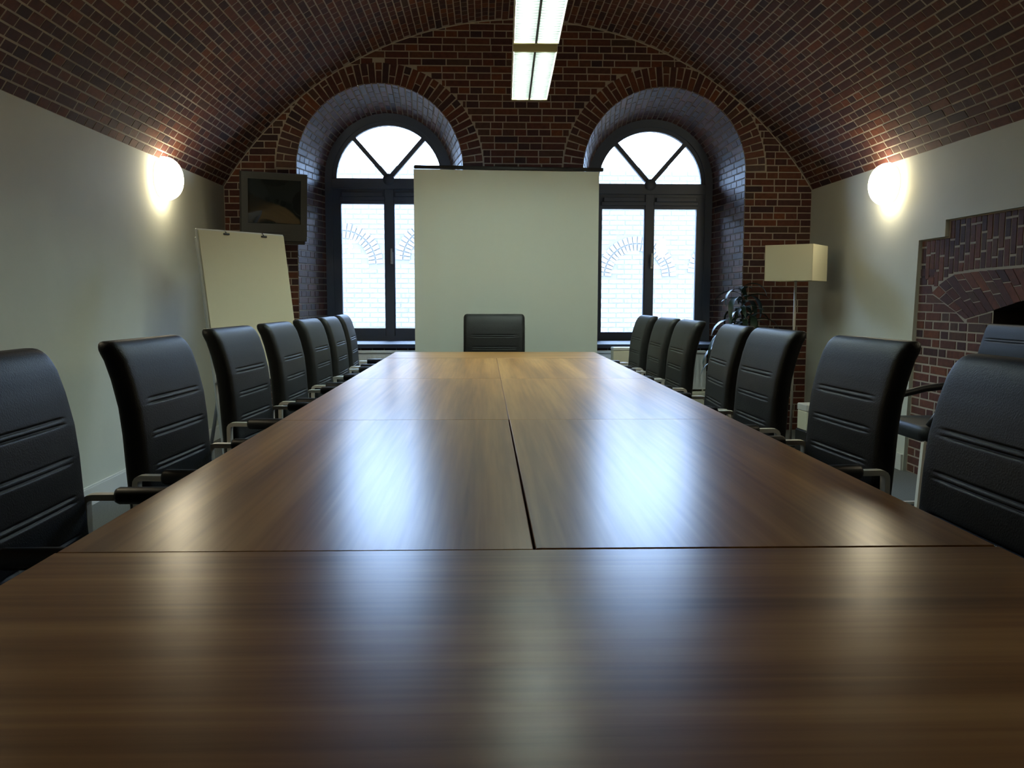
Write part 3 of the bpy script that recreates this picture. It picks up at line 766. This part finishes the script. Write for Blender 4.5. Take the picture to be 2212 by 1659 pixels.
# ------------------------------------------------------------------ radiators, boxes
for k, (x0, x1, lab) in enumerate(((-1.33, -.37, 'white panel radiator under the left window'), (.90, 1.85, 'white panel radiator under the right window'))):
    r = thing('radiator', lab, 'radiator', ((x0+x1)/2, 7.22, 0), 0, 'radiators under the windows'); hw = (x1-x0)/2
    p = MB().box((-hw, -.03, .36), (hw, .02, .665), bev=.006); nfin = 24
    for i in range(nfin):
        x = -hw+.03+(2*hw-.06)*i/(nfin-1); p.box((x-.008, -.037, .385), (x+.008, -.029, .64))
    p.build('panel', M['rad'], r)
    MB().box((-hw, -.045, .665), (hw, .04, .685), bev=.004).build('top_grille', M['rad'], r)
    for s in (-1, 1): MB().box((s*(hw-.15)-.02, .02, .42), (s*(hw-.15)+.02, .078, .6)).build('wall_bracket', M['rad'], r)
    MB().tube([(hw-.02, 0, .37), (hw-.02, 0, .346)], .009, 10).build('pipe', M['paint'], r)
    tr = MB().box((x0-.1, 7.14, 0), (x1+.1, YB, .315)).box((x0-.1, 7.12, .315), (x1+.1, YB, .345), bev=.004).build('trim_%d' % (k+3), M['cream'], kind='structure')
cb = thing('cream_box', 'tall cream box standing between the projection screen and farthest right chair', 'box', (1.105, 6.99, 0))
MB().box((-.078, -.07, 0), (.078, .07, .70), bev=.006).build('body', M['cream'], cb)
MB().box((-.080, -.072, .70), (.080, .072, .726), bev=.006).build('lid', M['paint'], cb)
wbx = thing('white_box', 'small white lidded box on a dark foot beside the lamp pole', 'box', (2.40, 6.27, 0), .1)
MB().box((-.075, -.075, .16), (.075, .075, .30), bev=.005).build('body', M['cream'], wbx)
MB().box((-.078, -.078, .30), (.078, .078, .352), bev=.006).build('lid', M['paint'], wbx)
MB().box((-.085, -.085, 0), (.085, .085, .16), bev=.008).build('foot', M['black'], wbx)

# ------------------------------------------------------------------ potted plant
pl = thing('potted_plant', 'dark green plant with drooping long leaves in front of the right window corner', 'plant', (2.05, 6.90, 0))
MB().lathe([(.001, 0), (.11, 0), (.14, .28), (.145, .28), (.145, .30), (.13, .30), (.125, .26), (.001, .26)], 28).build('pot', M['pot'], pl)
MB().lathe([(.124, .262), (.06, .268), (.001, .27)], 20).build('soil', M['soil'], pl)
stems = [((0, 0, .26), (.01, .0, .7), (-.005, 0, 1.18)), ((.03, .02, .26), (.06, .01, .6), (.07, 0, 1.0)), ((-.03, 0, .26), (-.06, -.02, .5), (-.085, -.02, .88))]
for st in stems: MB().tube(st, [.012, .010, .006], 8).build('stem', M['bark'], pl)
leafv = []
for L, Wd, droop in ((.28, .019, 1.3), (.22, .017, 1.0), (.34, .02, 1.6)):
    mb = MB(); rows = []; p = Vector((0, 0, 0)); ang = .9
    for i in range(9):
        t = i/8; ww = Wd*math.sin(PI*min(1, .08+t*.92))**.7+.0015; rows.append([(p.x, -ww, p.z+.25*ww), (p.x, 0, p.z), (p.x, ww, p.z+.25*ww)])
        ang -= droop*1.5/8; p = p+Vector((math.cos(ang), 0, math.sin(ang)))*L/8
    mb.loft(rows, closed=False); me = bpy.data.meshes.new('leaf'); me.from_pydata(mb.v, [], mb.f); me.polygons.foreach_set('use_smooth', mb.sm); me.materials.append(M['leaf']); leafv.append(me)
for st in stems:
    top = st[2][2]
    for k in range(48 if st is stems[0] else 34):
        t = k/47 if st is stems[0] else k/33; z = .55+(top-.53)*t if st is not stems[2] else .42+(top-.42)*t
        a = k*2.4+random.uniform(-.3, .3); q = (z-.26)/(top-.26)
        p = Vector(st[0])*(1-q)**2+Vector(st[1])*2*q*(1-q)+Vector(st[2])*q*q if q < 1 else Vector(st[2])
        o = bpy.data.objects.new('leaf', random.choice(leafv)); C.objects.link(o); o.parent = pl
        o.location = (p.x, p.y, z); o.rotation_euler = (random.uniform(-.3, .3), random.uniform(-.25, .35), a); s = random.uniform(.7, 1.05); o.scale = (s, s*1.2, s)
for a, z in ((3.3, .72), (3.0, .60), (3.6, .80)):        # long leaves hanging towards the radiator
    o = bpy.data.objects.new('leaf', leafv[2]); C.objects.link(o); o.parent = pl; o.location = (-.06, -.02, z); o.rotation_euler = (0, .1, a); o.scale = (1.15, 1.1, 1.15)
